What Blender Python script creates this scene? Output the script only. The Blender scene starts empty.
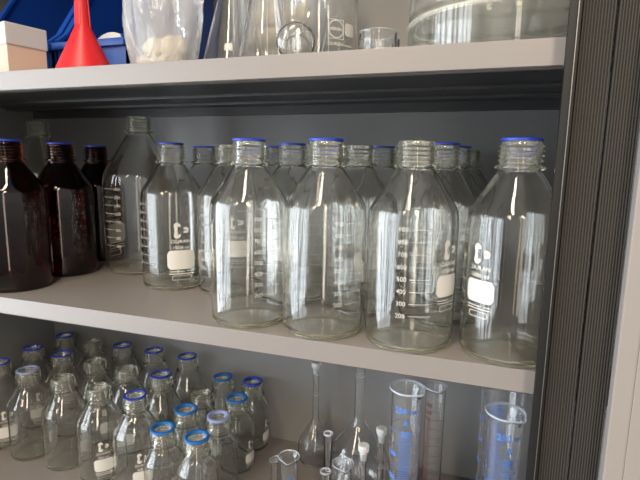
import bpy, bmesh, math, random
from mathutils import Vector, Matrix
random.seed(4)
PI = math.pi
scene = bpy.context.scene
COL = scene.collection

# ---------------------------------------------------------------- materials
def new_mat(name):
    m = bpy.data.materials.new(name); m.use_nodes = True
    nt = m.node_tree
    for n in list(nt.nodes): nt.nodes.remove(n)
    out = nt.nodes.new('ShaderNodeOutputMaterial')
    return m, nt, out

def pbr(name, col, rough=0.5, metal=0.0, trans=0.0, ior=1.47, noise=0.0, scale=40.0, bump=0.0, absorb=None, spec=0.5, alpha=1.0):
    m, nt, out = new_mat(name)
    b = nt.nodes.new('ShaderNodeBsdfPrincipled')
    b.inputs['Base Color'].default_value = (*col, 1)
    b.inputs['Roughness'].default_value = rough
    b.inputs['Metallic'].default_value = metal
    b.inputs['Transmission Weight'].default_value = trans
    b.inputs['IOR'].default_value = ior
    b.inputs['Specular IOR Level'].default_value = spec
    b.inputs['Alpha'].default_value = alpha
    if noise or bump:
        tc = nt.nodes.new('ShaderNodeTexCoord')
        nz = nt.nodes.new('ShaderNodeTexNoise'); nz.inputs['Scale'].default_value = scale; nz.inputs['Detail'].default_value = 5
        nt.links.new(tc.outputs['Object'], nz.inputs['Vector'])
        if noise:
            mx = nt.nodes.new('ShaderNodeMix'); mx.data_type = 'RGBA'
            mx.inputs[6].default_value = (*[c*(1-noise) for c in col], 1)
            mx.inputs[7].default_value = (*[min(1, c*(1+noise)) for c in col], 1)
            nt.links.new(nz.outputs['Fac'], mx.inputs[0]); nt.links.new(mx.outputs[2], b.inputs['Base Color'])
        if bump:
            bp = nt.nodes.new('ShaderNodeBump'); bp.inputs['Strength'].default_value = bump; bp.inputs['Distance'].default_value = 0.002
            nt.links.new(nz.outputs['Fac'], bp.inputs['Height']); nt.links.new(bp.outputs['Normal'], b.inputs['Normal'])
    nt.links.new(b.outputs[0], out.inputs['Surface'])
    if absorb:
        v = nt.nodes.new('ShaderNodeVolumeAbsorption')
        v.inputs['Color'].default_value = (*absorb[0], 1); v.inputs['Density'].default_value = absorb[1]
        nt.links.new(v.outputs[0], out.inputs['Volume'])
    return m

M = {}
M['amber'] = pbr('amber_glass', (0.16, 0.033, 0.015), 0.0, trans=1.0, ior=1.50)
M['frost'] = pbr('frosted_glass', (0.86, 0.88, 0.88), 0.55, trans=0.45, ior=1.45)
M['ring_blue'] = pbr('blue_plastic', (0.008, 0.038, 0.414), 0.4)
M['ring_mid'] = pbr('bright_blue_plastic', (0.003, 0.117, 0.400), 0.4)
M['ring_pale'] = pbr('pale_blue_plastic', (0.248, 0.303, 0.566), 0.4)
M['enamel'] = pbr('white_enamel', (0.593, 0.586, 0.552), 0.5)
M['faint_enamel'] = pbr('thin_white_enamel', (0.86, 0.85, 0.80), 0.5, alpha=0.45)
M['blue_ink'] = pbr('blue_enamel', (0.04, 0.19, 0.68), 0.5)
M['red_ink'] = pbr('red_brown_enamel', (0.10, 0.012, 0.006), 0.5)
M['shelf'] = pbr('grey_beige_powder_coat', (0.212, 0.194, 0.185), 0.36, noise=0.03, scale=60, bump=0.04)
M['panel'] = pbr('grey_painted_steel', (0.210, 0.206, 0.203), 0.38, noise=0.03, scale=30, bump=0.03)
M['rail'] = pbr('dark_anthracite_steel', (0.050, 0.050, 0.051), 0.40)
M['stile'] = pbr('beige_painted_steel', (0.250, 0.228, 0.216), 0.45, noise=0.02, scale=30, bump=0.03)
M['track'] = pbr('black_track_plastic', (0.008, 0.008, 0.008), 0.5, spec=0.3)
M['chrome'] = pbr('brushed_track_edge', (0.30, 0.30, 0.31), 0.45, metal=1.0)
M['tambour'] = pbr('dark_ribbed_plastic', (0.042, 0.039, 0.034), 0.60, spec=0.25, noise=0.05, scale=20)
M['red'] = pbr('red_plastic', (0.538, 0.008, 0.014), 0.38)
M['bin'] = pbr('blue_bin_plastic', (0.006, 0.052, 0.290), 0.38)
M['box'] = pbr('pale_peach_card', (0.552, 0.414, 0.324), 0.6, noise=0.03)
M['lid'] = pbr('translucent_lid_plastic', (0.58, 0.58, 0.58), 0.45, trans=0.25)
M['cream'] = pbr('cream_cellulose', (0.74, 0.64, 0.48), 0.8, noise=0.08, scale=60, bump=0.3)
M['white'] = pbr('white_plastic', (0.538, 0.524, 0.510), 0.5)
M['floor'] = pbr('grey_linoleum', (0.32, 0.31, 0.29), 0.5, noise=0.1, scale=8)
M['wall'] = pbr('dark_grey_wall_paint', (0.07, 0.068, 0.066), 0.7, noise=0.02)

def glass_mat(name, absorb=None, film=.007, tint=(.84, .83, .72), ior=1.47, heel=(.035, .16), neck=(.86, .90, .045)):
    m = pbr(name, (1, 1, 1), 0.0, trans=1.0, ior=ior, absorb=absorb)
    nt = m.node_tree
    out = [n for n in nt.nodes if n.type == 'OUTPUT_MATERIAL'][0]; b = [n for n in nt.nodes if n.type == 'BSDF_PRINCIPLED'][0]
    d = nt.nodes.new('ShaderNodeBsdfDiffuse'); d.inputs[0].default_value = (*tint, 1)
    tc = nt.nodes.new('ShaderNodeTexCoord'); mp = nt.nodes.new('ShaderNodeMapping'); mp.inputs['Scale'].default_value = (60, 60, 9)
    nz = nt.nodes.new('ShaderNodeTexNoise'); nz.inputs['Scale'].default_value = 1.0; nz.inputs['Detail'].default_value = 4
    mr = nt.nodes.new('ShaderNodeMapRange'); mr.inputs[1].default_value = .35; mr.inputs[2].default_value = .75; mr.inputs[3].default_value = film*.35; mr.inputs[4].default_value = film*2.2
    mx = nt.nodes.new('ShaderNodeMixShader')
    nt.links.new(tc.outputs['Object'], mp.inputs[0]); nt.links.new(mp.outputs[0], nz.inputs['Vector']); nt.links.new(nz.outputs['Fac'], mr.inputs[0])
    # painted light: pale diffuse on heel, neck and rim imitates bright glass edges
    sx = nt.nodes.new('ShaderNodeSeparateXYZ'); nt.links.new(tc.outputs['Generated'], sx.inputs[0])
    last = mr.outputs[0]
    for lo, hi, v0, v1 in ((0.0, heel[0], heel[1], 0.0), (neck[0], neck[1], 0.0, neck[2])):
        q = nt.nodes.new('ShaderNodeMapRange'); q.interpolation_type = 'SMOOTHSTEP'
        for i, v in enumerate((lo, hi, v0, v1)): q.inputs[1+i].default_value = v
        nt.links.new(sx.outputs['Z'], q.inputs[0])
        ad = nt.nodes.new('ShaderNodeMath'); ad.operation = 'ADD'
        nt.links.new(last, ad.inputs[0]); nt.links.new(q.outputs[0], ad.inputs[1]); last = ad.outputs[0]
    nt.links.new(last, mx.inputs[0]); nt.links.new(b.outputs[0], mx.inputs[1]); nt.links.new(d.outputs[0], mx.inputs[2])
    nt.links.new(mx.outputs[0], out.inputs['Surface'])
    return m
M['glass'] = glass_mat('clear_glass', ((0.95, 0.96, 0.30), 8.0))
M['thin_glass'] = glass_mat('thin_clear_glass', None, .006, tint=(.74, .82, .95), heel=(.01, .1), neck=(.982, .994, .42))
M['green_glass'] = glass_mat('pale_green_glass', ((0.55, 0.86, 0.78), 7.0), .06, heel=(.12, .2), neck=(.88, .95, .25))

def bag_material():
    m, nt, out = new_mat('clear_film')
    tr = nt.nodes.new('ShaderNodeBsdfTransparent'); tr.inputs[0].default_value = (0.97, 0.98, 1, 1)
    di = nt.nodes.new('ShaderNodeBsdfTranslucent'); di.inputs[0].default_value = (0.85, 0.87, 0.9, 1)
    d2 = nt.nodes.new('ShaderNodeBsdfDiffuse'); d2.inputs[0].default_value = (0.85, 0.87, 0.9, 1)
    gl = nt.nodes.new('ShaderNodeBsdfGlossy'); gl.inputs['Roughness'].default_value = 0.12
    tc = nt.nodes.new('ShaderNodeTexCoord')
    nz = nt.nodes.new('ShaderNodeTexNoise'); nz.inputs['Scale'].default_value = 22; nz.inputs['Detail'].default_value = 2; nz.inputs['Distortion'].default_value = 2.2
    bp = nt.nodes.new('ShaderNodeBump'); bp.inputs['Strength'].default_value = 0.6; bp.inputs['Distance'].default_value = 0.006
    nt.links.new(tc.outputs['Object'], nz.inputs['Vector']); nt.links.new(nz.outputs['Fac'], bp.inputs['Height'])
    for n in (gl, d2): nt.links.new(bp.outputs['Normal'], n.inputs['Normal'])
    fr = nt.nodes.new('ShaderNodeFresnel'); fr.inputs[0].default_value = 1.35; nt.links.new(bp.outputs['Normal'], fr.inputs['Normal'])
    a = nt.nodes.new('ShaderNodeMixShader'); a.inputs[0].default_value = 0.5
    nt.links.new(di.outputs[0], a.inputs[1]); nt.links.new(d2.outputs[0], a.inputs[2])
    b = nt.nodes.new('ShaderNodeMixShader'); b.inputs[0].default_value = 0.40
    nt.links.new(tr.outputs[0], b.inputs[1]); nt.links.new(a.outputs[0], b.inputs[2])
    c = nt.nodes.new('ShaderNodeMixShader')
    nt.links.new(fr.outputs[0], c.inputs[0]); nt.links.new(b.outputs[0], c.inputs[1]); nt.links.new(gl.outputs[0], c.inputs[2])
    nt.links.new(c.outputs[0], out.inputs['Surface'])
    return m
M['film'] = bag_material()

# ---------------------------------------------------------------- helpers
def link_mesh(name, bm, mat, parent=None, smooth=True, recalc=True, angle=0.7):
    if recalc: bmesh.ops.recalc_face_normals(bm, faces=bm.faces[:])
    me = bpy.data.meshes.new(name); bm.to_mesh(me); bm.free()
    me.materials.append(mat)
    for p in me.polygons: p.use_smooth = smooth
    if smooth and angle: me.set_sharp_from_angle(angle=angle)
    o = bpy.data.objects.new(name, me); COL.objects.link(o)
    if parent: o.parent = parent
    return o

def tag(o, label=None, cat=None, group=None, kind=None):
    if label: o['label'] = label
    if cat: o['category'] = cat
    if group: o['group'] = group
    if kind: o['kind'] = kind
    return o

def thing(name, label, cat, loc=(0, 0, 0), rz=0.0, group=None):
    o = bpy.data.objects.new(name, None); COL.objects.link(o)
    o.empty_display_size = 0.02
    o.location = loc; o.rotation_euler = (0, 0, rz)
    return tag(o, label, cat, group)

def dup(root, label, loc, rz, group=None, skip=()):
    r = root.copy(); COL.objects.link(r); r.location = loc; r.rotation_euler = (0, 0, rz)
    r['label'] = label
    if group: r['group'] = group
    for ch in list(root.children):
        if ch.name.split('.')[0] in skip: continue
        c = ch.copy(); COL.objects.link(c); c.parent = r
    return r

def add_box(bm, x0, x1, y0, y1, z0, z1, bevel=0.0, mat=None):
    ret = bmesh.ops.create_cube(bm, size=1.0)
    vs = ret['verts']
    for v in vs:
        v.co = Vector(((x0+x1)/2 + v.co.x*(x1-x0), (y0+y1)/2 + v.co.y*(y1-y0), (z0+z1)/2 + v.co.z*(z1-z0)))
    if bevel:
        es = list({e for v in vs for e in v.link_edges})
        bmesh.ops.bevel(bm, geom=es, offset=bevel, segments=2, affect='EDGES', profile=0.7)

def lathe(bm, prof, n=48, closed=True):
    """revolve a profile of (r, z); points with r==0 become a pole"""
    rings = []
    for r, z in prof:
        if r < 1e-7: rings.append([bm.verts.new((0, 0, z))])
        else: rings.append([bm.verts.new((r*math.cos(2*PI*i/n), r*math.sin(2*PI*i/n), z)) for i in range(n)])
    pairs = list(zip(rings, rings[1:]))
    if closed and len(rings[0]) > 1 and len(rings[-1]) > 1: pairs.append((rings[-1], rings[0]))
    for a, b in pairs:
        for i in range(n):
            j = (i+1) % n
            if len(a) == 1 and len(b) == 1: continue
            if len(a) == 1: bm.faces.new((a[0], b[i], b[j]))
            elif len(b) == 1: bm.faces.new((a[i], a[j], b[0]))
            else: bm.faces.new((a[i], a[j], b[j], b[i]))
    return rings

def smooth_path(pts, sub=4):
    """Catmull-Rom through the points"""
    out = []
    P = [pts[0]] + list(pts) + [pts[-1]]
    for i in range(1, len(P)-2):
        p0, p1, p2, p3 = P[i-1], P[i], P[i+1], P[i+2]
        for k in range(sub):
            t = k/sub
            out.append(tuple(0.5*((2*p1[a]) + (-p0[a]+p2[a])*t + (2*p0[a]-5*p1[a]+4*p2[a]-p3[a])*t*t + (-p0[a]+3*p1[a]-3*p2[a]+p3[a])*t**3) for a in (0, 1)))
    out.append(pts[-1])
    return out

def tube(bm, pts, r, n=8):
    prev = None; rings = []
    for i, p in enumerate(pts):
        p = Vector(p)
        d = (Vector(pts[min(i+1, len(pts)-1)]) - Vector(pts[max(i-1, 0)])).normalized()
        a = d.orthogonal().normalized() if prev is None else (prev - d*prev.dot(d)).normalized()
        prev = a; b = d.cross(a)
        rings.append([bm.verts.new(p + (a*math.cos(2*PI*k/n) + b*math.sin(2*PI*k/n))*r) for k in range(n)])
    for A, B in zip(rings, rings[1:]):
        for k in range(n):
            bm.faces.new((A[k], A[(k+1) % n], B[(k+1) % n], B[k]))
    bm.faces.new(rings[0]); bm.faces.new(rings[-1])

# ---- prints wrapped round a cylinder: phi=0 is -Y (towards the viewer), positive phi to the right
_font_cache = {}
def text_flat(s):
    if s in _font_cache: return _font_cache[s]
    cu = bpy.data.curves.new('lettering', 'FONT'); cu.body = s; cu.size = 1.0; cu.resolution_u = 2
    cu.align_x = 'CENTER'; cu.offset = 0.012
    o = bpy.data.objects.new('lettering', cu); COL.objects.link(o)
    dg = bpy.context.evaluated_depsgraph_get(); dg.update()
    me = bpy.data.meshes.new_from_object(o.evaluated_get(dg))
    V = [tuple(v.co) for v in me.vertices]; F = [tuple(p.vertices) for p in me.polygons]
    bpy.data.objects.remove(o); bpy.data.curves.remove(cu); bpy.data.meshes.remove(me)
    _font_cache[s] = (V, F)
    return V, F

class Print:
    """flat ink: collected in (arc length, height), then wrapped round radius R"""
    def __init__(self): self.bm = bmesh.new()
    def poly(self, pts):
        self.bm.faces.new([self.bm.verts.new((x, 0, z)) for x, z in pts])
    def strip(self, a, b):
        va = [self.bm.verts.new((x, 0, z)) for x, z in a]; vb = [self.bm.verts.new((x, 0, z)) for x, z in b]
        for i in range(len(a)-1): self.bm.faces.new((va[i], vb[i], vb[i+1], va[i+1]))
    def rect(self, x, z, w, h, n=1):
        xs = [x - w/2 + w*i/n for i in range(n+1)]
        self.strip([(q, z-h/2) for q in xs], [(q, z+h/2) for q in xs])
    def rrect(self, x, z, w, h, r, n=12):
        lo, hi = [], []
        for i in range(n+1):
            q = -w/2 + w*i/n
            d = max(0, abs(q) - (w/2 - r)); c = r - math.sqrt(max(0, r*r - d*d))
            lo.append((x+q, z-h/2+c)); hi.append((x+q, z+h/2-c))
        self.strip(lo, hi)
    def frame(self, x, z, w, h, r, t, n=6):
        def loop(w, h, r):
            p = []
            for cx, cz, a0 in ((w/2-r, h/2-r, 0), (-w/2+r, h/2-r, 90), (-w/2+r, -h/2+r, 180), (w/2-r, -h/2+r, 270)):
                for k in range(n+1):
                    a = math.radians(a0 + 90*k/n); p.append((x+cx+r*math.cos(a), z+cz+r*math.sin(a)))
            return p + [p[0]]
        self.strip(loop(w, h, r), loop(w-2*t, h-2*t, max(r-t, 1e-5)))
    def arc(self, x, z, r0, r1, a0, a1, n=16, sx=1.0):
        A = [(x+sx*r0*math.cos(math.radians(a0+(a1-a0)*i/n)), z+r0*math.sin(math.radians(a0+(a1-a0)*i/n))) for i in range(n+1)]
        B = [(x+sx*r1*math.cos(math.radians(a0+(a1-a0)*i/n)), z+r1*math.sin(math.radians(a0+(a1-a0)*i/n))) for i in range(n+1)]
        self.strip(A, B)
    def text(self, s, x, z, size, wide=1.0):
        V, F = text_flat(s)
        vs = [self.bm.verts.new((x+v[0]*size*wide, 0, z+v[1]*size)) for v in V]
        for f in F:
            try: self.bm.faces.new([vs[i] for i in f])
            except ValueError: pass
    def wrap(self, R):
        for v in self.bm.verts:
            a = v.co.x/R
            v.co = Vector((R*math.sin(a), -R*math.cos(a), v.co.z))
        return self.bm

def logo(p, x, z, s):
    """two round-ended lobes joined by a waisted bar, with a small open disc on the right"""
    p.arc(x-0.26*s, z+0.33*s, 0.0, 0.25*s, -20, 285, 20)
    p.arc(x-0.26*s, z-0.33*s, 0.0, 0.25*s, 75, 380, 20)
    p.rect(x-0.36*s, z, 0.19*s, 0.50*s)
    p.arc(x+0.36*s, z+0.02*s, 0.05*s, 0.23*s, -150, 150)

def label_print(R, k, vol, high=False):
    p = Print()
    if high:
        logo(p, 0, .113, .018)
        p.text('DURAN', 0, .0965, .0062, 1.15); p.text(vol, 0, .0890, .0062, 1.1)
        p.rrect(0, .0745, .034, .0235, .0045)
        p.rect(-.006, .0588, .018, .0009, 6); p.rect(.011, .0588, .007, .0009, 4); p.rect(0, .0560, .030, .0009, 8)
        p.frame(0, .0500, .023, .0065, .0022, .0008)
        return p.wrap(R+.00025)
    logo(p, 0, .096*k, .021*k)
    p.text('DURAN', 0, .0765*k, .0075*k, 1.15)
    p.text(vol, 0, .0668*k, .0075*k, 1.1)
    p.rrect(0, .050*k, .043*k, .030*k, .0055*k)
    p.rect(-.007*k, .0318*k, .024*k, .0013*k, 8); p.rect(.013*k, .0318*k, .010*k, .0013*k, 4)
    p.rect(0, .0280*k, .040*k, .0013*k, 10)
    p.frame(0, .0215*k, .030*k, .0075*k, .0025*k, .0009*k)
    return p.wrap(R+.00025)

def scale_print(R, z0, dz, nums, side=-1, lw=.024, ts=.0072):
    """graduation lines, numerals on one side"""
    p = Print()
    for i, s in enumerate(nums):
        z = z0 + dz*i
        p.rect(0, z, lw, .0008, 10)
        if len(s) < 7: p.text(s, side*(lw/2 + ts*1.15), z-.0026, ts)
    return p.wrap(R+.00025)

# ---------------------------------------------------------------- bottle
def bottle_profile(R, H, zc, nr=.0199, wall=.0023):
    zn = H-.0305
    dr = R-.0225
    out = [(R*.86, .0), (R-.004, .0006), (R-.0012, .003), (R, .008), (R, zc*.3), (R, zc*.5), (R, zc*.70), (R, zc-.012)]
    sh = smooth_path([(R, zc-.012), (R-.0010, zc-.001), (R-dr*.065, zc+(zn-zc)*.10), (R-dr*.20, zc+(zn-zc)*.25), (R-dr*.52, zc+(zn-zc)*.53),
                      (R-dr*.83, zc+(zn-zc)*.82), (.0210, zn)], 5)[1:]
    out += sh
    out += [(.0214, H-.0294), (.0242, H-.0286), (.0253, H-.0270), (.0244, H-.0254), (.0212, H-.0244), (nr, H-.0232)]
    for k in range(4):
        z = H-.0200+k*.0048
        out += [(nr, z-.0017), (nr+.0019, z-.0007), (nr+.0025, z+.0002), (nr+.0019, z+.0010), (nr, z+.0020)]
    out += [(nr, H-.0022), (nr-.0004, H-.0006), (nr-.0014, H)]
    # inside
    ins = [(nr-.0036, H-.0004), (nr-.0042, H-.002), (nr-.0042, zn+.004)]
    w = wall
    inner_sh = [(r-w, z-w*.55) for r, z in sh][::-1]
    ins += [(inner_sh[0][0], inner_sh[0][1]+.0005)] + inner_sh[1:]
    ins += [(R-w, zc-.013), (R-w, zc*.80), (R-w, zc*.68), (R-w, zc*.5), (R-w, zc*.33), (R-w, zc*.2), (R-w, .011), (R-w-.0012, .0065), (R-w-.005, .0042), (R*.72, .0036), (R*.4, .0050), (0, .0056)]
    under = [(0, .0024), (R*.4, .0020), (R*.72, .0008)]
    return under + out + ins

def ring_profile(nr=.0196):
    return lambda H: [(nr-.0046, H-.0006), (nr-.0048, H+.0022), (nr-.0036, H+.0032), (nr+.0002, H+.0032), (nr+.0010, H+.0026), (nr+.0010, H+.0004), (nr+.0004, H-.0001), (nr-.0008, H+.0006)]

def make_bottle(name, R, H, zc, glass, ring, prints, label, group, seg=56, wall=.0023, chunky=False):
    t = thing(name, label, 'bottle', (0, 0, 0), 0, group)
    bm = bmesh.new(); rings = lathe(bm, bottle_profile(R, H, zc, wall=wall), seg, closed=False)
    # blown glass: the inner wall is gently uneven, in long vertical ripples
    k = R/.05
    for loop in rings[len(rings)//2:]:
        if len(loop) == 1: continue
        for v in loop:
            r = math.hypot(v.co.x, v.co.y)
            if r > R*.45 and .012 < v.co.z < H-.03:
                a = math.atan2(v.co.y, v.co.x)
                f = .34*math.sin(3*a+1.1+9*v.co.z) + .30*math.sin(7*a+.4-14*v.co.z) + .22*math.sin(11*a+2.0+11*v.co.z) + .16*math.sin(17*a)
                q = (r - .00062*k*(f+.3))/r
                v.co.x *= q; v.co.y *= q
    link_mesh('glass_body', bm, glass, t, angle=1.2)
    if ring:
        bm = bmesh.new()
        if chunky: pr = [(r+.0004, H + (z-H)*1.35) for r, z in ring_profile()(H)]
        else: pr = [(max(r, .0172), H + (z-H)*.9) for r, z in ring_profile()(H)]
        lathe(bm, pr, 40); link_mesh('pouring_ring', bm, ring, t, angle=0.9)
    for nm, pb, ph in prints:
        b2 = pb(); bmesh.ops.rotate(b2, verts=b2.verts[:], cent=(0, 0, 0), matrix=Matrix.Rotation(ph, 3, 'Z'))
        link_mesh(nm, b2, M['faint_enamel'] if nm == 'scale_print' else M['enamel'], t, smooth=False, recalc=False)
    return t

RD = math.radians
R1, H1, C1 = .0500, .2270, .148
n1 = ['200', '300', '400', '500', '600', '700', '800', '900']
P1 = [('label_print', lambda: label_print(R1, 1.0, '1000 ml', True), 0),
      ('scale_print', lambda: scale_print(R1, .043, .0132, n1), RD(-40)),
      ('scale_print', lambda: scale_print(R1, .043, .0132, n1), RD(110))]
P1B = [('label_print', lambda: label_print(R1, 1.0, '1000 ml'), 0),
      ('scale_print', lambda: scale_print(R1, .043, .0132, n1), RD(-64)),
      ('scale_print', lambda: scale_print(R1, .043, .0132, n1), RD(110))]
R2, H2, C2 = .0672, .280, .170
n2 = ['400', '600', '800', '1000', '1200', '1400', '1600', '1800']
P2 = [('label_print', lambda: label_print(R2, 1.25, '2000 ml'), 0), ('scale_print', lambda: scale_print(R2, .052, .0143, n2, 1, .026, .0068), RD(70))]
R5, H5, C5 = .0418, .1775, .108
n5 = ['100', '200', '300', '400']
P5 = [('label_print', lambda: label_print(R5, .80, '500 ml'), 0), ('scale_print', lambda: scale_print(R5, .030, .0195, n5, -1, .018, .0065), RD(65))]
R6, H6, C6 = .0343, .1425, .086
n6 = ['50', '100', '150', '200']
P6 = [('label_print', lambda: label_print(R6, .62, '250 ml'), 0), ('scale_print', lambda: scale_print(R6, .022, .0150, n6, -1, .015, .006), RD(65))]

G1 = 'clear one-litre bottles on the middle shelf'
GA = 'amber bottles on the middle shelf'
G2 = 'tall two-litre bottles on the middle shelf'
G5 = 'half-litre bottles on the lower shelf'
G6 = 'quarter-litre bottles on the lower shelf'

# ---- middle shelf, one-litre bottles: (x, y, print yaw deg, ring?, label)
mid = [
 (.0370, .0465, -40, 1, 'clear glass bottle with blue ring beside the black ribbed shutter, rightmost of the front row'),
 (-.0700, .0452, 60, 0, 'front-row clear glass bottle with no blue ring and rows of white volume lines'),
 (-.1750, .0480, 100, 1, 'front-row clear bottle with blue ring standing just left of the ringless front bottle'),
 (-.2770, .0505, 102, 1, 'leftmost bottle of the front row of clear glass, with blue ring'),
 (-.4710, .1610, 48, 1, 'clear bottle with blue ring showing white label squarely, in front of the tall clear bottle'),
 (-.3685, .1640, 40, 0, 'clear ringless bottle half hidden behind the left end of the front row'),
 (-.2670, .1700, 10, 1, 'clear bottle with blue ring seen in the gap between the two left front-row bottles'),
 (-.1630, .1600, 30, 0, 'clear ringless bottle seen in the gap left of the ringless front bottle'),
 (-.0490, .1500, 200, 1, 'clear blue-ringed bottle directly behind the ringless front bottle, nearest of that file'),
 (-.0370, .2510, 60, 1, 'clear blue-ringed bottle, third in the file behind the ringless front bottle'),
 (-.0250, .3525, 150, 0, 'clear ringless bottle at the back end of the file near the shutter'),
 (-.1520, .2640, 120, 1, 'clear blue-ringed bottle deep on the shelf, its neck just left of the ringless front bottle'),
 (-.3410, .2770, 20, 1, 'clear blue-ringed bottle deep on the shelf, just right of the leftmost front neck'),
 (-.4860, .2830, 60, 1, 'clear blue-ringed bottle at the back, right of the squarely facing label'),
]
ringed = bare = None
for x, y, a, rg, lab in mid:
    if 'squarely, in' in lab:
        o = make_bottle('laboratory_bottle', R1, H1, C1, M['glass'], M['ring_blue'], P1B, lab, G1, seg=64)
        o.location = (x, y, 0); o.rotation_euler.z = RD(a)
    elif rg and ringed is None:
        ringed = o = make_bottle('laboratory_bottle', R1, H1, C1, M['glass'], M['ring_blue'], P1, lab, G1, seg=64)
        o.location = (x, y, 0); o.rotation_euler.z = RD(a)
    elif rg: dup(ringed, lab, (x, y, 0), RD(a), G1)
    else: dup(ringed, lab, (x, y, 0), RD(a), G1, skip=('pouring_ring',))

# ---- two-litre bottles
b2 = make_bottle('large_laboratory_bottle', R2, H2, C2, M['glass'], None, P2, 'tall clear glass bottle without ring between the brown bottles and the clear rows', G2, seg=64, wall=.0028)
b2.location = (-.598, .244, 0); b2.rotation_euler.z = RD(-86)
dup(b2, 'tall clear bottle in the dark corner behind the two brown bottles', (-.905, .300, 0), RD(60), G2)

# ---- amber bottles
am = make_bottle('amber_bottle', R1, H1, C1, M['amber'], M['ring_blue'], P1B[:1], 'dark brown glass bottle with blue ring at the left edge of the photo', GA, seg=64)
am.location = (-.693, .058, 0); am.rotation_euler.z = RD(150)
dup(am, 'dark brown glass bottle with blue ring, second from the left', (-.701, .164, 0), RD(170), GA)
dup(am, 'dark brown bottle in deep shade left of the tall clear bottle', (-.742, .290, 0), RD(180), GA)

# ---------------------------------------------------------------- lower shelf bottles
ZL = -.400
five = [
 (-0.850, 0.358, 40, 'c', 'ringless clear half-litre bottle in the back row, between two blue-ringed ones'),
 (-0.764, 0.360, 100, 'b', 'blue-ringed half-litre bottle, third from the right of the back row'),
 (-0.677, 0.360, 20, 'b', 'blue-ringed half-litre bottle, second from the right of the back row'),
 (-0.588, 0.358, 160, 'b', 'blue-ringed half-litre bottle at the right end of the back row'),
 (-0.760, 0.272, 70, 'c', 'ringless half-litre bottle in the middle row behind the one with a slanted label'),
 (-.673, .265, 30, 'c', 'ringless half-litre bottle, second from the right of the middle row'),
 (-.585, .262, 120, 'b', 'blue-ringed half-litre bottle at the right end of the middle row'),
 (-.663, .178, 48, 'c', 'ringless half-litre bottle in the front row showing its white label field'),
 (-0.574, 0.173, 50, 'b', 'blue-ringed half-litre bottle at the right end of the front row, label facing out'),
 (-.936, .191, 60, 'b', 'blue-ringed half-litre bottle cut by the left edge, in the front row'),
 (-0.940, 0.276, 60, 'b', 'blue-ringed half-litre bottle at the left of the middle row'),
 (-0.938, 0.362, 60, 'b', 'blue-ringed half-litre bottle standing furthest back at the left'),
 (-0.848, 0.185, 110, 'p', 'half-litre bottle with a pale bluish ring in the front row'),
 (-0.851, 0.272, 150, 'b', 'blue-ringed half-litre bottle behind the pale-ringed one'),
 (-0.757, 0.185, 100, 'c', 'ringless half-litre bottle just right of the pale-ringed one in the front row'),
]
proto = None
for x, y, a, c, lab in five:
    if proto is None:
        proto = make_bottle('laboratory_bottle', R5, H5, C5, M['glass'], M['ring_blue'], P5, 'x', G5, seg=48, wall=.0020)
    if c == 'c': o = dup(proto, lab, (x, y, ZL), RD(a), G5, skip=('pouring_ring',))
    else:
        o = dup(proto, lab, (x, y, ZL), RD(a), G5)
        if c == 'p':
            for ch in o.children:
                if ch.name.startswith('pouring_ring'):
                    ch.data = ch.data.copy(); ch.data.materials[0] = M['ring_pale']
def kill(root):
    for ch in list(root.children): bpy.data.objects.remove(ch)
    bpy.data.objects.remove(root)
kill(proto)

two = [
 (-0.500, 0.358, 120, 'm', 'small bottle with bright blue ring at the left of the back pair beside the flask'),
 (-0.431, 0.362, 86, 'b', 'small bottle with dark blue ring at the back, nearest the long-necked flask'),
 (-0.506, 0.286, 60, 'c', 'small ringless bottle among the blue-ringed small bottles'),
 (-0.427, 0.285, 78, 'm', 'small bottle with bright blue ring and label at its right side, behind the pale-ringed one'),
 (-0.495, 0.215, 100, 'm', 'small bright-blue-ringed bottle, second from the front in its left file'),
 (-0.425, 0.213, -70, 'p', 'small bottle with pale lilac ring'),
 (-0.495, 0.146, 25, 'm', 'small bottle with bright blue ring at the front left of the small bottles'),
 (-0.425, 0.143, 30, 'm', 'small bottle with bright blue ring nearest the viewer'),
]
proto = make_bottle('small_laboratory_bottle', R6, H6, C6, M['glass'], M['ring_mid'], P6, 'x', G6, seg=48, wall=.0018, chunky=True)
ringmesh = {}
for ch in proto.children:
    if ch.name.startswith('pouring_ring'): ringmesh['m'] = ch.data
for k, mt in (('b', 'ring_blue'), ('p', 'ring_pale')):
    ringmesh[k] = ringmesh['m'].copy(); ringmesh[k].materials[0] = M[mt]
for x, y, a, c, lab in two:
    o = dup(proto, lab, (x, y, ZL), RD(a), G6, skip=('pouring_ring',) if c == 'c' else ())
    if c != 'c':
        for ch in o.children:
            if ch.name.startswith('pouring_ring'): ch.data = ringmesh[c]
kill(proto)

# ---------------------------------------------------------------- cylinders, tubes, flasks on the lower shelf
def spout(rings, zt, R, ang=0.0, out=.006, span=.5):
    for ring in rings:
        for v in ring:
            if len(ring) == 1: continue
            dz = zt - v.co.z
            if dz > .010: continue
            a = math.atan2(v.co.y, v.co.x) - ang
            a = (a+PI) % (2*PI) - PI
            w = max(0, 1-abs(a)/span)**1.3 * (1-dz/.010)
            rr = math.hypot(v.co.x, v.co.y); k = (rr + out*w)/rr
            v.co.x *= k; v.co.y *= k; v.co.z += .0012*w

def cyl_profile(R, H, w, flare=.003):
    return [(0, .012), (R*.8, .012), (R-.001, .0125), (R, .015), (R, H*.5), (R, H-.008), (R+flare*.4, H-.004), (R+flare, H-.001), (R+flare-.0004, H+.0004),
            (R+flare-w*.7, H), (R-w+flare*.3, H-.005), (R-w, H-.010), (R-w, H*.5), (R-w, .020), (R-w-.002, .016), (0, .0155)]

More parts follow.
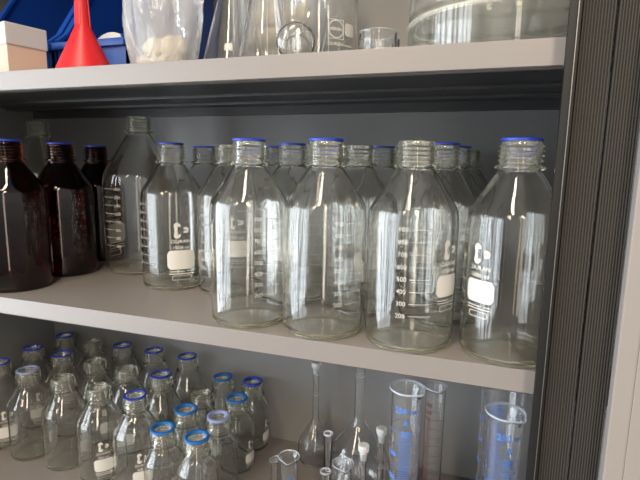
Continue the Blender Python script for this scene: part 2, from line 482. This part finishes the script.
def measuring_cylinder(label, loc, R, H, w, ang, ink, seed, marks='blue', base=None, sp=.006, titles=(), phi=0.0, title_z=.026):
    t = thing('measuring_cylinder', label, 'measuring cylinder', loc, 0, 'measuring cylinders on the lower shelf')
    bm = bmesh.new(); rings = lathe(bm, cyl_profile(R, H, w), 40, closed=False)
    spout(rings, H, R, ang, sp)
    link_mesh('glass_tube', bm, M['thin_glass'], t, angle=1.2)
    bm = bmesh.new(); Rb = base or R*1.9
    n = 6
    lo = [bm.verts.new((Rb*math.cos(2*PI*i/n), Rb*math.sin(2*PI*i/n), 0)) for i in range(n)]
    hi = [bm.verts.new((Rb*.97*math.cos(2*PI*i/n), Rb*.97*math.sin(2*PI*i/n), .008)) for i in range(n)]
    tp = [bm.verts.new((R*1.02*math.cos(2*PI*i/n), R*1.02*math.sin(2*PI*i/n), .0122)) for i in range(n)]
    for A, B in ((lo, hi), (hi, tp)):
        for i in range(n): bm.faces.new((A[i], A[(i+1) % n], B[(i+1) % n], B[i]))
    bm.faces.new(lo[::-1]); bm.faces.new(tp)
    link_mesh('hexagonal_foot', bm, M['thin_glass'], t, smooth=False)
    p = Print(); full = 2*PI*R
    z = H-.05; i = 0
    step = .0030
    while z > .03:
        if i % 10 == 0: p.rect(0, z, full*.98, .0006, 44)
        elif i % 5 == 0: p.rect(0, z, R*1.1, .0008, 8)
        else: p.rect(0, z, R*.7, .0008, 6)
        if i % 10 == 0 and i > 0: p.text(str(int(round((1-(H-.05-z)/(H-.07))*100))*2), -R*.98, z-.003, .0085 if R > .015 else .0055)
        z -= step; i += 1
    for k, (s, sz) in enumerate(titles):
        p.text(s, 0, H-title_z-k*sz*1.35, sz)
    bm = p.wrap(R+.0002)
    bmesh.ops.rotate(bm, verts=bm.verts[:], cent=(0, 0, 0), matrix=Matrix.Rotation(phi, 3, 'Z'))
    link_mesh('graduation_print', bm, ink, t, smooth=False, recalc=False)
    return t

measuring_cylinder('large measuring cylinder with blue graduations and spout, left of the two in front', (-.068, .050, ZL), .0182, .338, .0014, RD(-38), M['blue_ink'], 1,
                   titles=(('250 ml', .0105), ('A', .011), ('20', .0105)), phi=RD(8))
measuring_cylinder('large measuring cylinder with blue graduations next to the black shutter', (.043, .050, ZL), .0190, .328, .0014, RD(-45), M['blue_ink'], 2,
                   titles=(('250 ml', .0105), ('A', .011), ('20', .0105)), phi=RD(18))
measuring_cylinder('slimmer measuring cylinder with dark red lettering behind the left blue one', (-.046, .227, ZL), .0152, .262, .0013, RD(-70), M['red_ink'], 3,
                   titles=(('100', .009), ('250', .009), ('EX', .008)), phi=RD(-38), title_z=.030)
measuring_cylinder('wide measuring cylinder rising out of view behind the right blue one', (.046, .142, ZL), .0270, .352, .0016, RD(60), M['blue_ink'], 4,
                   titles=(('500', .010),), phi=RD(-20), base=.042, title_z=.020)
measuring_cylinder('small spouted measuring cylinder with blue marks right of the small bottles', (-.228, .069, ZL), .0120, .200, .0012, RD(-75), M['blue_ink'], 5, sp=.007, phi=RD(25), titles=(('50', .007),))
measuring_cylinder('small spouted measuring cylinder in front of the big round flask', (-.153, .079, ZL), .0118, .200, .0012, RD(-65), M['blue_ink'], 6, sp=.007, phi=RD(60), titles=(('50', .007),))
measuring_cylinder('very thin measuring cylinder left of the small spouted one', (-.280, .136, ZL), .0053, .140, .0010, RD(90), M['red_ink'], 7, base=.014, sp=.003)

def test_tube(label, loc, R, H, w, lip):
    t = thing('glass_tube', label, 'glass tube', loc, 0, 'plain glass tubes on the lower shelf')
    bm = bmesh.new()
    lathe(bm, [(0, 0), (R*1.5, 0), (R*1.5, .003), (R, .006), (R, H-.004), (R+lip, H-.002), (R+lip, H), (R, H+.0008), (R-w, H-.001), (R-w, .012), (R*.5, .008), (0, .007)], 32, closed=False)
    link_mesh('glass_body', bm, M['thin_glass'], t, angle=1.0)
test_tube('plain glass tube rising between the long-necked flask and the big round flask', (-.194, .142, ZL), .0066, .200, .0009, .0008)
test_tube('short thick-rimmed glass tube at the bottom edge of the photo', (-.187, .110, ZL), .0072, .160, .0012, .0014)

def volumetric_flask(label, loc, Rb, H, rn, stop, group='long-necked volumetric flasks on the lower shelf', rim=True):
    t = thing('volumetric_flask', label, 'flask', loc, 0, group)
    zb = Rb*1.0
    sh = smooth_path([(Rb*.62, 0), (Rb*.90, Rb*.28), (Rb, Rb*.80), (Rb*.95, Rb*1.28), (Rb*.76, Rb*1.72), (Rb*.48, Rb*2.12), (rn*1.45, Rb*2.50), (rn, Rb*2.80)], 5)
    w = .0013
    out = [(0, .0020), (Rb*.4, .0014)] + sh + [(rn, H*.8), (rn, H-.016), (rn+.0015, H-.013), (rn+.0022, H-.002), (rn+.0028, H-.001), (rn+.0024, H)]
    ins = [(rn+.0008, H), (rn+.0002, H-.014), (rn-w, H-.018), (rn-w, H*.8)] + [(max(r-w, .001), z+(w if z < Rb*.4 else 0)) for r, z in sh[::-1]] + [(Rb*.4, .0034), (0, .0040)]
    bm = bmesh.new(); lathe(bm, out+ins, 44, closed=False)
    link_mesh('glass_body', bm, M['thin_glass'], t, angle=1.2)
    p = Print(); p.rect(0, H*.72, 2*PI*rn*.98, .0007, 24)
    link_mesh('fill_mark', p.wrap(rn+.0002), M['enamel'], t, smooth=False, recalc=False)
    if stop:
        bm = bmesh.new()
        r = rn+.0005
        lathe(bm, [(0, H-.013), (r*.9, H-.013), (r, H-.001), (r+.0024, H+.001), (r+.0030, H+.003), (r+.0030, H+.0085), (r+.0018, H+.0100), (0, H+.0100)], 28, closed=False)
        link_mesh('stopper', bm, M['frost'] if stop == 'f' else M['white'], t, angle=0.6)
    return t
volumetric_flask('round flask with a long thin neck and white stopper, right of the small bottles', (-.285, .350, ZL), .0355, .205, .0062, 'f')
volumetric_flask('big round flask whose long neck runs up behind the shelf edge', (-.178, .275, ZL), .0600, .330, .0088, None)
volumetric_flask('slim stoppered flask neck in front of the big round flask, the taller of two', (-.1190, .175, ZL), .0160, .196, .0048, 'f', 'small stoppered flasks in front of the big flask')
volumetric_flask('slim stoppered flask neck in front of the big round flask, the shorter of two', (-.1400, .147, ZL), .0155, .180, .0048, 'f', 'small stoppered flasks in front of the big flask')

# ---------------------------------------------------------------- cabinet
XL, XR, YB = -1.015, .135, .404
ZT = .316
cab = thing('cabinet', 'grey steel cabinet with three shelves and a dark ribbed roller shutter', 'cabinet', (0, 0, -1.10))
def part(name, mat, boxes, bevel=.0008, smooth=False, lab=None):
    bm = bmesh.new()
    for b in boxes: add_box(bm, *b, bevel=bevel)
    for v in bm.verts: v.co.z += 1.10
    o = link_mesh(name, bm, mat, cab, smooth=smooth)
    if lab: o['label'] = lab
    return o
for z in (0, ZT, ZL):
    part('shelf', M['shelf'], [(XL, XR, .0, YB-.002, z-.0025, z), (XL, XR, .0, .0022, z-.0250, z-.0020), (XL, XR, .0, .014, z-.0250, z-.0235)], bevel=.0005)
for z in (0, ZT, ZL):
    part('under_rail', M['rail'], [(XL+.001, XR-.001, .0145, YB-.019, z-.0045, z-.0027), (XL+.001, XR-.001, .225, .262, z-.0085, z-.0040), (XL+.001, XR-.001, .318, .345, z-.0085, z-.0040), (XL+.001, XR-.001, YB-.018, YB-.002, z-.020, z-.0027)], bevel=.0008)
part('back_panel', M['panel'], [(XL-.02, XR+.012, YB, YB+.012, -1.08, .68)])
part('side_panel', M['panel'], [(XL-.02, XL, -.03, YB, -1.08, .68)])
part('side_panel', M['stile'], [(XR, XR+.013, -.046, YB, -1.08, .68)])
part('top_panel', M['shelf'], [(XL-.02, XR+.013, -.03, YB+.012, .68, .705)])
part('bottom_panel', M['shelf'], [(XL-.02, XR+.013, -.03, YB+.012, -1.10, -1.08)])
part('front_stile', M['stile'], [(.1195, XR, -.046, -.034, -1.08, .68)], bevel=.0015, lab='beige front stile')
part('front_stile', M['stile'], [(XL-.02, XL+.04, -.046, -.0305, -1.08, .68)], bevel=.0015)
# shutter track: black channel with two bright edge beads
part('shutter_track', M['track'], [(.0605, .0668, -.028, -.020, -1.08, .68), (.0660, .0705, -.0245, -.016, -1.08, .68)], bevel=.0012, smooth=True)
part('track_edge', M['chrome'], [(.0672, .0681, -.0252, -.0240, -1.08, .68)], bevel=.0003)
# ribbed shutter slats
def slat(x0, x1, n):
    bm = bmesh.new()
    prof = []
    pitch = (x1-x0-.0012)/n
    for i in range(n):
        a = x0+.0006+pitch*i
        prof += [(a, -.0190), (a+pitch*.14, -.0201), (a+pitch*.30, -.0206), (a+pitch*.56, -.0206), (a+pitch*.72, -.0201), (a+pitch*.86, -.0190)]
    prof += [(x1-.0006, -.0175), (x1-.0006, -.012), (x0+.0006, -.012)]
    A = [bm.verts.new((x, y, .02)) for x, y in prof]; B = [bm.verts.new((x, y, 1.78)) for x, y in prof]
    m = len(prof)
    for i in range(m): bm.faces.new((A[i], A[(i+1) % m], B[(i+1) % m], B[i]))
    bm.faces.new(A[::-1]); bm.faces.new(B)
    link_mesh('shutter_slat', bm, M['tambour'], cab, smooth=False)
slat(.0708, .0975, 11)
slat(.0980, .1235, 11)

# ---------------------------------------------------------------- top shelf
# white box with translucent lid
t = thing('storage_box', 'pale peach box with translucent lid at the left end of the top shelf', 'box', (-.642, .030, ZT), RD(-14))
bm = bmesh.new(); add_box(bm, -.11, 0, 0, .055, 0, .046, bevel=.0012); link_mesh('box_body', bm, M['box'], t, smooth=False)
bm = bmesh.new(); add_box(bm, -.112, .0015, -.0015, .0565, .044, .074, bevel=.002)
link_mesh('lid', bm, M['lid'], t, smooth=False)

# blue open-fronted bins
def make_bin(label, x0, x1, y0=.135, y1=.385):
    t = thing('storage_bin', label, 'bin', ((x0+x1)/2, y0, ZT), 0, 'blue open-fronted bins on the top shelf')
    w = (x1-x0)/2; D = y1-y0; th = .003
    bm = bmesh.new()
    add_box(bm, -w, w, 0, D, 0, th)                     # bottom
    add_box(bm, -w, w, D-th, D, th, .27)                # back
    add_box(bm, -w, w, 0, th, th, .066)                 # front panel
    for s in (-1, 1):                                   # sides: low at the front, rising to the back
        pts = [(0, th), (D-th, th), (D-th, .27), (.15, .27), (.020, .085), (0, .070)]
        A = [bm.verts.new((s*w, y, z)) for y, z in pts]; B = [bm.verts.new((s*(w-th), y, z)) for y, z in pts]
        for i in range(6): bm.faces.new((A[i], A[(i+1) % 6], B[(i+1) % 6], B[i]))
        bm.faces.new(A); bm.faces.new(B[::-1])
    link_mesh('bin_body', bm, M['bin'], t, smooth=False)
    bm = bmesh.new()
    add_box(bm, -w-.001, w+.001, -.009, th+.001, .058, .0690, bevel=.0025)
    link_mesh('front_lip', bm, M['bin'], t, smooth=True, angle=.6)
    for s in (-1, 1):
        bm = bmesh.new()
        pts = [(0, .070), (.020, .085), (.15, .27)]
        xs = (s*(w+.001), s*(w-.009))
        rows = [[bm.verts.new((x, y+dy, z+dz)) for x in xs] for (y, z) in pts for dy, dz in ((0, 0), (-.003, .0035))]
        for k in range(2):
            a, b, c, d = rows[2*k], rows[2*k+1], rows[2*k+2], rows[2*k+3]
            for q, r in ((a, c), (b, d)): bm.faces.new((q[0], q[1], r[1], r[0]))
            for i in (0, 1): bm.faces.new((a[i], b[i], d[i], c[i]))
        for a, b in ((rows[0], rows[1]), (rows[4], rows[5])): bm.faces.new((a[0], a[1], b[1], b[0]))
        link_mesh('side_rim', bm, M['bin'], t, smooth=False)
make_bin('blue open-fronted bin behind the peach box', -.850, -.672)
make_bin('blue open-fronted bin behind the red funnel', -.664, -.525)

# white roll inside the second bin
bm = bmesh.new()
lathe(bm, [(.018, -.012), (.0412, -.012), (.0422, -.010), (.0422, .010), (.0412, .012), (.018, .012)], 40)
for v in bm.verts: v.co = Vector((v.co.x, v.co.z, v.co.y))
o = link_mesh('paper_roll', bm, M['white'], None, angle=.6); o.location = (-.576, .170, ZT+.003+.0422)
tag(o, 'white round roll peeping over the lip of the bin behind the funnel', 'roll')

# red funnel upside down
t = thing('funnel', 'red plastic funnel standing upside down on the top shelf', 'funnel', (-.541, .066, ZT))
bm = bmesh.new()
th = .0015
out = [(.0400, 0), (.0402, .004), (.0390, .005), (.0378, .009), (.0102, .0680), (.0092, .0710), (.0058, .150)]
ins = [(.0046, .150), (.0078, .0710), (.0086, .0675), (.0362, .009), (.0380, 0)]
lathe(bm, out+ins, 56); link_mesh('cone', bm, M['red'], t, angle=.35)
for k in range(4):
    bm = bmesh.new(); a = RD(-62+90*k)
    add_box(bm, .0066, .0106, -.0007, .0007, .0675, .149)
    for v in bm.verts:
        if v.co.z > .1: v.co.x -= .0032
    bmesh.ops.rotate(bm, verts=bm.verts[:], cent=(0, 0, 0), matrix=Matrix.Rotation(a, 3, 'Z'))
    link_mesh('stem_rib', bm, M['red'], t, smooth=False)

# clear bags with cream pieces
def plastic_bag(label, loc, wx, wy, seed, H=.16):
    t = thing('plastic_bag', label, 'bag', loc, 0, 'clear plastic bags on the top shelf')
    bm = bmesh.new()
    n = 72; lev = 26; rings = []
    for k in range(lev+1):
        u = k/lev; z = .001+u*H
        r = (1 - .30*(1-min(1, u/.10))**2)*(.86+.22*min(1, u/.5))
        ring = []
        for i in range(n):
            a = 2*PI*i/n
            f = 1 + .04*math.sin(5*a+1.3+seed+3*u)*(.4+u) + .06*math.sin(9*a-5*u+.6+2*seed)*(.15+u) + .03*math.sin(15*a+7*u)*u
            ring.append(bm.verts.new((wx*r*f*math.cos(a), wy*r*f*math.sin(a), z + .003*math.sin(3*a)*u)))
        rings.append(ring)
    for A, B in zip(rings, rings[1:]):
        for i in range(n): bm.faces.new((A[i], A[(i+1) % n], B[(i+1) % n], B[i]))
    bm.faces.new(rings[0][::-1])
    link_mesh('film', bm, M['film'], t, angle=None)
def pieces(cx, cy, spec):
    for k, (dx, dy, r, up, lab) in enumerate(spec):
        bm = bmesh.new(); bmesh.ops.create_icosphere(bm, subdivisions=3, radius=r)
        for v in bm.verts:
            v.co *= 1 + .10*math.sin(v.co.x*210+k) * math.sin(v.co.y*180+2*k) + .06*math.sin(v.co.z*320+k)
            v.co.z *= .86
        zmin = min(v.co.z for v in bm.verts)
        o = link_mesh('cream_piece', bm, M['cream'], None, angle=None)
        o.location = (cx+dx, cy+dy, ZT+.0015-zmin+up); tag(o, lab, 'piece', 'cream pieces in the plastic bags' if len(spec) < 9 else 'cream pieces piled in the bag behind the flasks')
plastic_bag('clear plastic bag of cream pieces beside the red funnel', (-.436, .105, ZT), .0530, .0420, 0)
pieces(-.436, .105, [
 (-.017, -.010, .0185, 0, 'cream rounded piece low in the bag by the funnel, at its left'), (.019, -.012, .0180, 0, 'cream rounded piece low in the bag by the funnel, at its front right'),
 (.000, .021, .0170, 0, 'cream rounded piece at the back inside the bag by the funnel'), (-.020, .004, .0170, .028, 'cream rounded piece lying on the others at the left of the bag by the funnel'),
 (.015, .001, .0185, .027, 'cream rounded piece lying on the others at the right of the bag by the funnel')])
plastic_bag('clear plastic bag of cream pieces behind the conical flasks', (-.330, .266, ZT), .0760, .0490, 2.0, .19)
pile = []
for lay in range(4):
    for q, (dx, dy) in enumerate(((-.038, -.012), (.002, -.020), (.040, -.010), (-.014, .020), (.024, .021))):
        pile.append((dx*(1-.06*lay)+.003*(lay % 2), dy, .0195, .0335*lay, 'cream rounded piece in the pile inside the bag behind the conical flasks'))
pieces(-.330, .266, pile)

# conical flasks
def conical_flask(label, loc, R, H, rn):
    t = thing('conical_flask', label, 'flask', loc, RD(20), 'conical flasks on the top shelf')
    w = .0018
    sh = smooth_path([(R*.82, 0), (R*.96, .003), (R, .010), (R*.95, .020), (R*.62, H*.50), (rn*1.12, H*.78), (rn, H*.84)], 5)
    out = [(0, .002), (R*.5, .0016)] + sh + [(rn, H*.95), (rn+.003, H-.003), (rn+.0042, H-.001), (rn+.0030, H)]
    ins = [(rn+.001, H-.001), (rn-w, H*.95)] + [(r-w, z+(.002 if z < .004 else -.0004)) for r, z in sh[::-1]] + [(R*.5, .0040), (0, .0044)]
    bm = bmesh.new(); lathe(bm, out+ins, 56, closed=False)
    link_mesh('glass_body', bm, M['glass'], t, angle=1.2)
    p = Print()
    p.rect(0, 0, .013, .010, 4)
    bm = p.wrap(R)
    for v in bm.verts:
        z = .040+v.co.z; rr = R*.95 + (R*.62-R*.95)*(z-.020)/(H*.5-.020)
        k = (rr+.0006)/R; v.co = Vector((v.co.x*k, v.co.y*k, z))
    if R > .04: link_mesh('label_field', bm, M['faint_enamel'], t, smooth=False, recalc=False)
    else: bm.free()
conical_flask('conical glass flask next to the plastic bag on the top shelf', (-.352, .150, ZT), .0480, .165, .017)
conical_flask('conical glass flask beside the printed beaker on the top shelf', (-.268, .083, ZT), .0365, .150, .014)

# small glass vial lying down
t = thing('glass_vial', 'small round-bottomed glass vial lying on its side on the top shelf', 'vial', (-.208, .030, ZT+.0222), 0)
bm = bmesh.new()
lathe(bm, [(0, 0), (.012, .0004), (.0195, .003), (.022, .009), (.022, .045), (.0190, .050), (.0195, .0545), (.0170, .055), (.0170, .050), (.0200, .045), (.0200, .010), (.018, .005), (.011, .0024), (0, .002)], 40, closed=False)
bmesh.ops.rotate(bm, verts=bm.verts[:], cent=(0, 0, 0), matrix=Matrix.Rotation(RD(-90), 3, 'X') )
link_mesh('glass_body', bm, M['glass'], t, angle=1.0); t.rotation_euler.z = RD(18)

# printed beaker
t = thing('beaker', 'large glass beaker with square white printed mark on the top shelf', 'beaker', (-.227, .166, ZT), 0)
R, H, w = .0530, .145, .0022
bm = bmesh.new()
rings = lathe(bm, [(0, .0016), (R*.6, .001), (R*.86, 0), (R-.002, .002), (R, .008), (R, H*.5), (R, H-.008), (R+.003, H-.002), (R+.003, H), (R+.001, H), (R-w, H-.008), (R-w, H*.5), (R-w, .009), (R-w-.003, .0045), (R*.6, .0036), (0, .0040)], 56, closed=False)
spout(rings, H, R, RD(200), .008, .35)
link_mesh('glass_body', bm, M['glass'], t, angle=1.2)
p = Print()
p.frame(0, .068, .027, .029, .001, .0011); p.arc(0, .068, .0118, .0133, 0, 360, 40)
p.rect(-.0105, .068, .005, .0010); p.rect(.0105, .068, .005, .0010)
p.text('SCHOTT', 0, .0662, .0050, 1.05)
p.arc(-.0042, .068, .0018, .0027, 0, 360, 16); p.arc(.0042, .068, .0018, .0027, 0, 360, 16)
p.text('DURAN', 0, .0440, .0068, 1.15)
p.rrect(.0265, .070, .0215, .019, .004)
p.rect(.024, .046, .016, .0018, 6)
for v in p.bm.verts: v.co = Vector((v.co.x*.86, 0, .057+(v.co.z-.068)*.84))
bm = p.wrap(R+.0003); bmesh.ops.rotate(bm, verts=bm.verts[:], cent=(0, 0, 0), matrix=Matrix.Rotation(RD(44), 3, 'Z'))
link_mesh('printed_mark', bm, M['enamel'], t, smooth=False, recalc=False)

# low small dishes
def low_dish(name, label, loc, R, H, w, mat, group, foot=.004):
    t = thing(name, label, 'dish', loc, 0, group)
    bm = bmesh.new()
    lathe(bm, [(0, .0012), (R*.7, .001), (R*.9, 0), (R-.001, .002), (R, .006), (R, H-.003), (R+.0008, H-.0015), (R+.0004, H), (R-w, H), (R-w-.0002, H-.002), (R-w, .010), (R-w-.003, .005), (R*.7, .0042), (0, .0042)], 56, closed=False)
    link_mesh('glass_body', bm, mat, t, angle=1.2)
    return t
GD = 'small glass dishes on the top shelf'
low_dish('glass_dish', 'small low glass dish right of the printed beaker, nearest the shelf front', (-.133, .118, ZT), .0235, .046, .0018, M['thin_glass'], GD)
low_dish('glass_dish', 'small low glass dish behind the other small dish', (-.138, .178, ZT), .0215, .052, .0018, M['thin_glass'], GD)
GC = 'big stacked glass dishes on the top shelf'
for k, lab in enumerate(('big round glass dish standing on the top shelf under another', 'big round glass dish stacked second, on the lowest big dish', 'big round glass dish on top of the dish stack')):
    R, H, w = .112, .0520, .0032
    t = thing('crystallising_dish', lab, 'dish', (.012, .152, ZT+k*(H+.0006)), 0, GC)
    bm = bmesh.new()
    lathe(bm, [(0, .0016), (R*.7, .001), (R*.90, 0), (R-.004, .0012), (R-.0008, .006), (R, .012), (R, H-.006), (R+.0018, H-.003), (R+.0022, H-.0012), (R+.001, H), (R-w, H), (R-w-.0004, H-.003), (R-w, .014), (R-w-.002, .008), (R-w-.010, .0048), (R*.6, .0050), (0, .0050)], 80, closed=False)
    link_mesh('glass_body', bm, M['green_glass'], t, angle=1.2)

# ---------------------------------------------------------------- room
def struct(name, mat, box):
    bm = bmesh.new(); add_box(bm, *box)
    o = link_mesh(name, bm, mat, None, smooth=False); tag(o, kind='structure'); return o
struct('floor', M['floor'], (-3.2, 2.6, -3.6, .60, -1.14, -1.10))
struct('wall_back', M['wall'], (-3.2, 2.6, .50, .60, -1.10, 1.70))

# ---------------------------------------------------------------- light
w = bpy.data.worlds.new('room_surroundings'); scene.world = w; w.use_nodes = True
nt = w.node_tree; bg = nt.nodes['Background']
tc = nt.nodes.new('ShaderNodeTexCoord'); sx = nt.nodes.new('ShaderNodeSeparateXYZ')
nt.links.new(tc.outputs['Generated'], sx.inputs[0])
mr = nt.nodes.new('ShaderNodeMapRange'); mr.inputs[1].default_value = -1; mr.inputs[2].default_value = 1
nt.links.new(sx.outputs['Z'], mr.inputs[0])
rp = nt.nodes.new('ShaderNodeValToRGB')
e = rp.color_ramp.elements
e[0].position = .25; e[0].color = (.03, .029, .028, 1)
e[1].position = 1.0; e[1].color = (.30, .30, .29, 1)
for pos, col in ((.40, (.20, .19, .18, 1)), (.47, (.42, .43, .44, 1)), (.60, (.66, .68, .70, 1)), (.72, (.40, .40, .40, 1))):
    q = e.new(pos); q.color = col
nt.links.new(mr.outputs[0], rp.inputs[0]); nt.links.new(rp.outputs[0], bg.inputs[0]); bg.inputs[1].default_value = 1.35
def area(name, loc, target, sx, sy, power, col):
    L = bpy.data.lights.new(name, 'AREA'); L.shape = 'RECTANGLE'; L.size = sx; L.size_y = sy; L.energy = power; L.color = col
    o = bpy.data.objects.new(name, L); COL.objects.link(o); o.location = loc
    o.rotation_euler = (Vector(target)-Vector(loc)).to_track_quat('-Z', 'Y').to_euler()
    return o
for k in range(7):
    area('window_light', (-2.52+.05*k, -.40-.40*k, .05), (-.45+.06*k, .1-.17*k, .0), (.30, .22, .30, .12, .28, .22, .28)[k], 2.0, (21, 15.5, 20, 8, 17, 14, 16)[k], (0.84, 0.92, 1.0))
area('warm_strip_light', (.75, -2.6, .20), (-.2, .1, .05), .26, 1.9, 9, (1.0, 0.88, 0.72))  # added unseen light, puts a warm vertical strip into the glass reflections
area('ceiling_lamp', (.55, -2.0, 1.45), (.2, -.6, 0), .26, .9, 29, (1.0, 0.82, 0.60))
area('ceiling_lamp', (-.75, -2.2, 1.45), (-.5, -.6, 0), .26, .9, 29, (1.0, 0.82, 0.60))
area('ceiling_lamp', (-.25, -1.0, 1.6), (-.25, -.9, 0), .16, .9, 18, (1.0, 0.86, 0.68))  # extra unseen lamp, added to brighten the front of the shelf floors

# ---------------------------------------------------------------- camera
F, PITCH, YAW, ROLL, D, HC = 476.07, .1572, .3226, .0165, .4931, .1999
cp, sp = math.cos(PITCH), math.sin(PITCH); cy, sy = math.cos(YAW), math.sin(YAW)
fw = Vector((-sy*cp, cy*cp, -sp)); r0 = Vector((cy, sy, 0)); u0 = r0.cross(fw)
r = r0*math.cos(ROLL)+u0*math.sin(ROLL); u = -r0*math.sin(ROLL)+u0*math.cos(ROLL)
cam = bpy.data.cameras.new('camera'); co = bpy.data.objects.new('camera', cam); COL.objects.link(co)
cam.sensor_width = 36; cam.sensor_fit = 'HORIZONTAL'; cam.lens = 36*F/640; cam.clip_start = .01
m3 = Matrix((r, u, -fw)).transposed()
co.matrix_world = Matrix.Translation((0, -D, HC)) @ m3.to_4x4()
scene.camera = co

scene.view_settings.view_transform = 'Standard'; scene.view_settings.look = 'None'
scene.view_settings.gamma = 1.0; scene.view_settings.exposure = 0.0
scene.view_settings.use_curve_mapping = False
c = scene.cycles
c.max_bounces = 28; c.transmission_bounces = 28; c.glossy_bounces = 8; c.diffuse_bounces = 4; c.transparent_max_bounces = 24
c.caustics_reflective = True; c.caustics_refractive = True; c.blur_glossy = 0.3
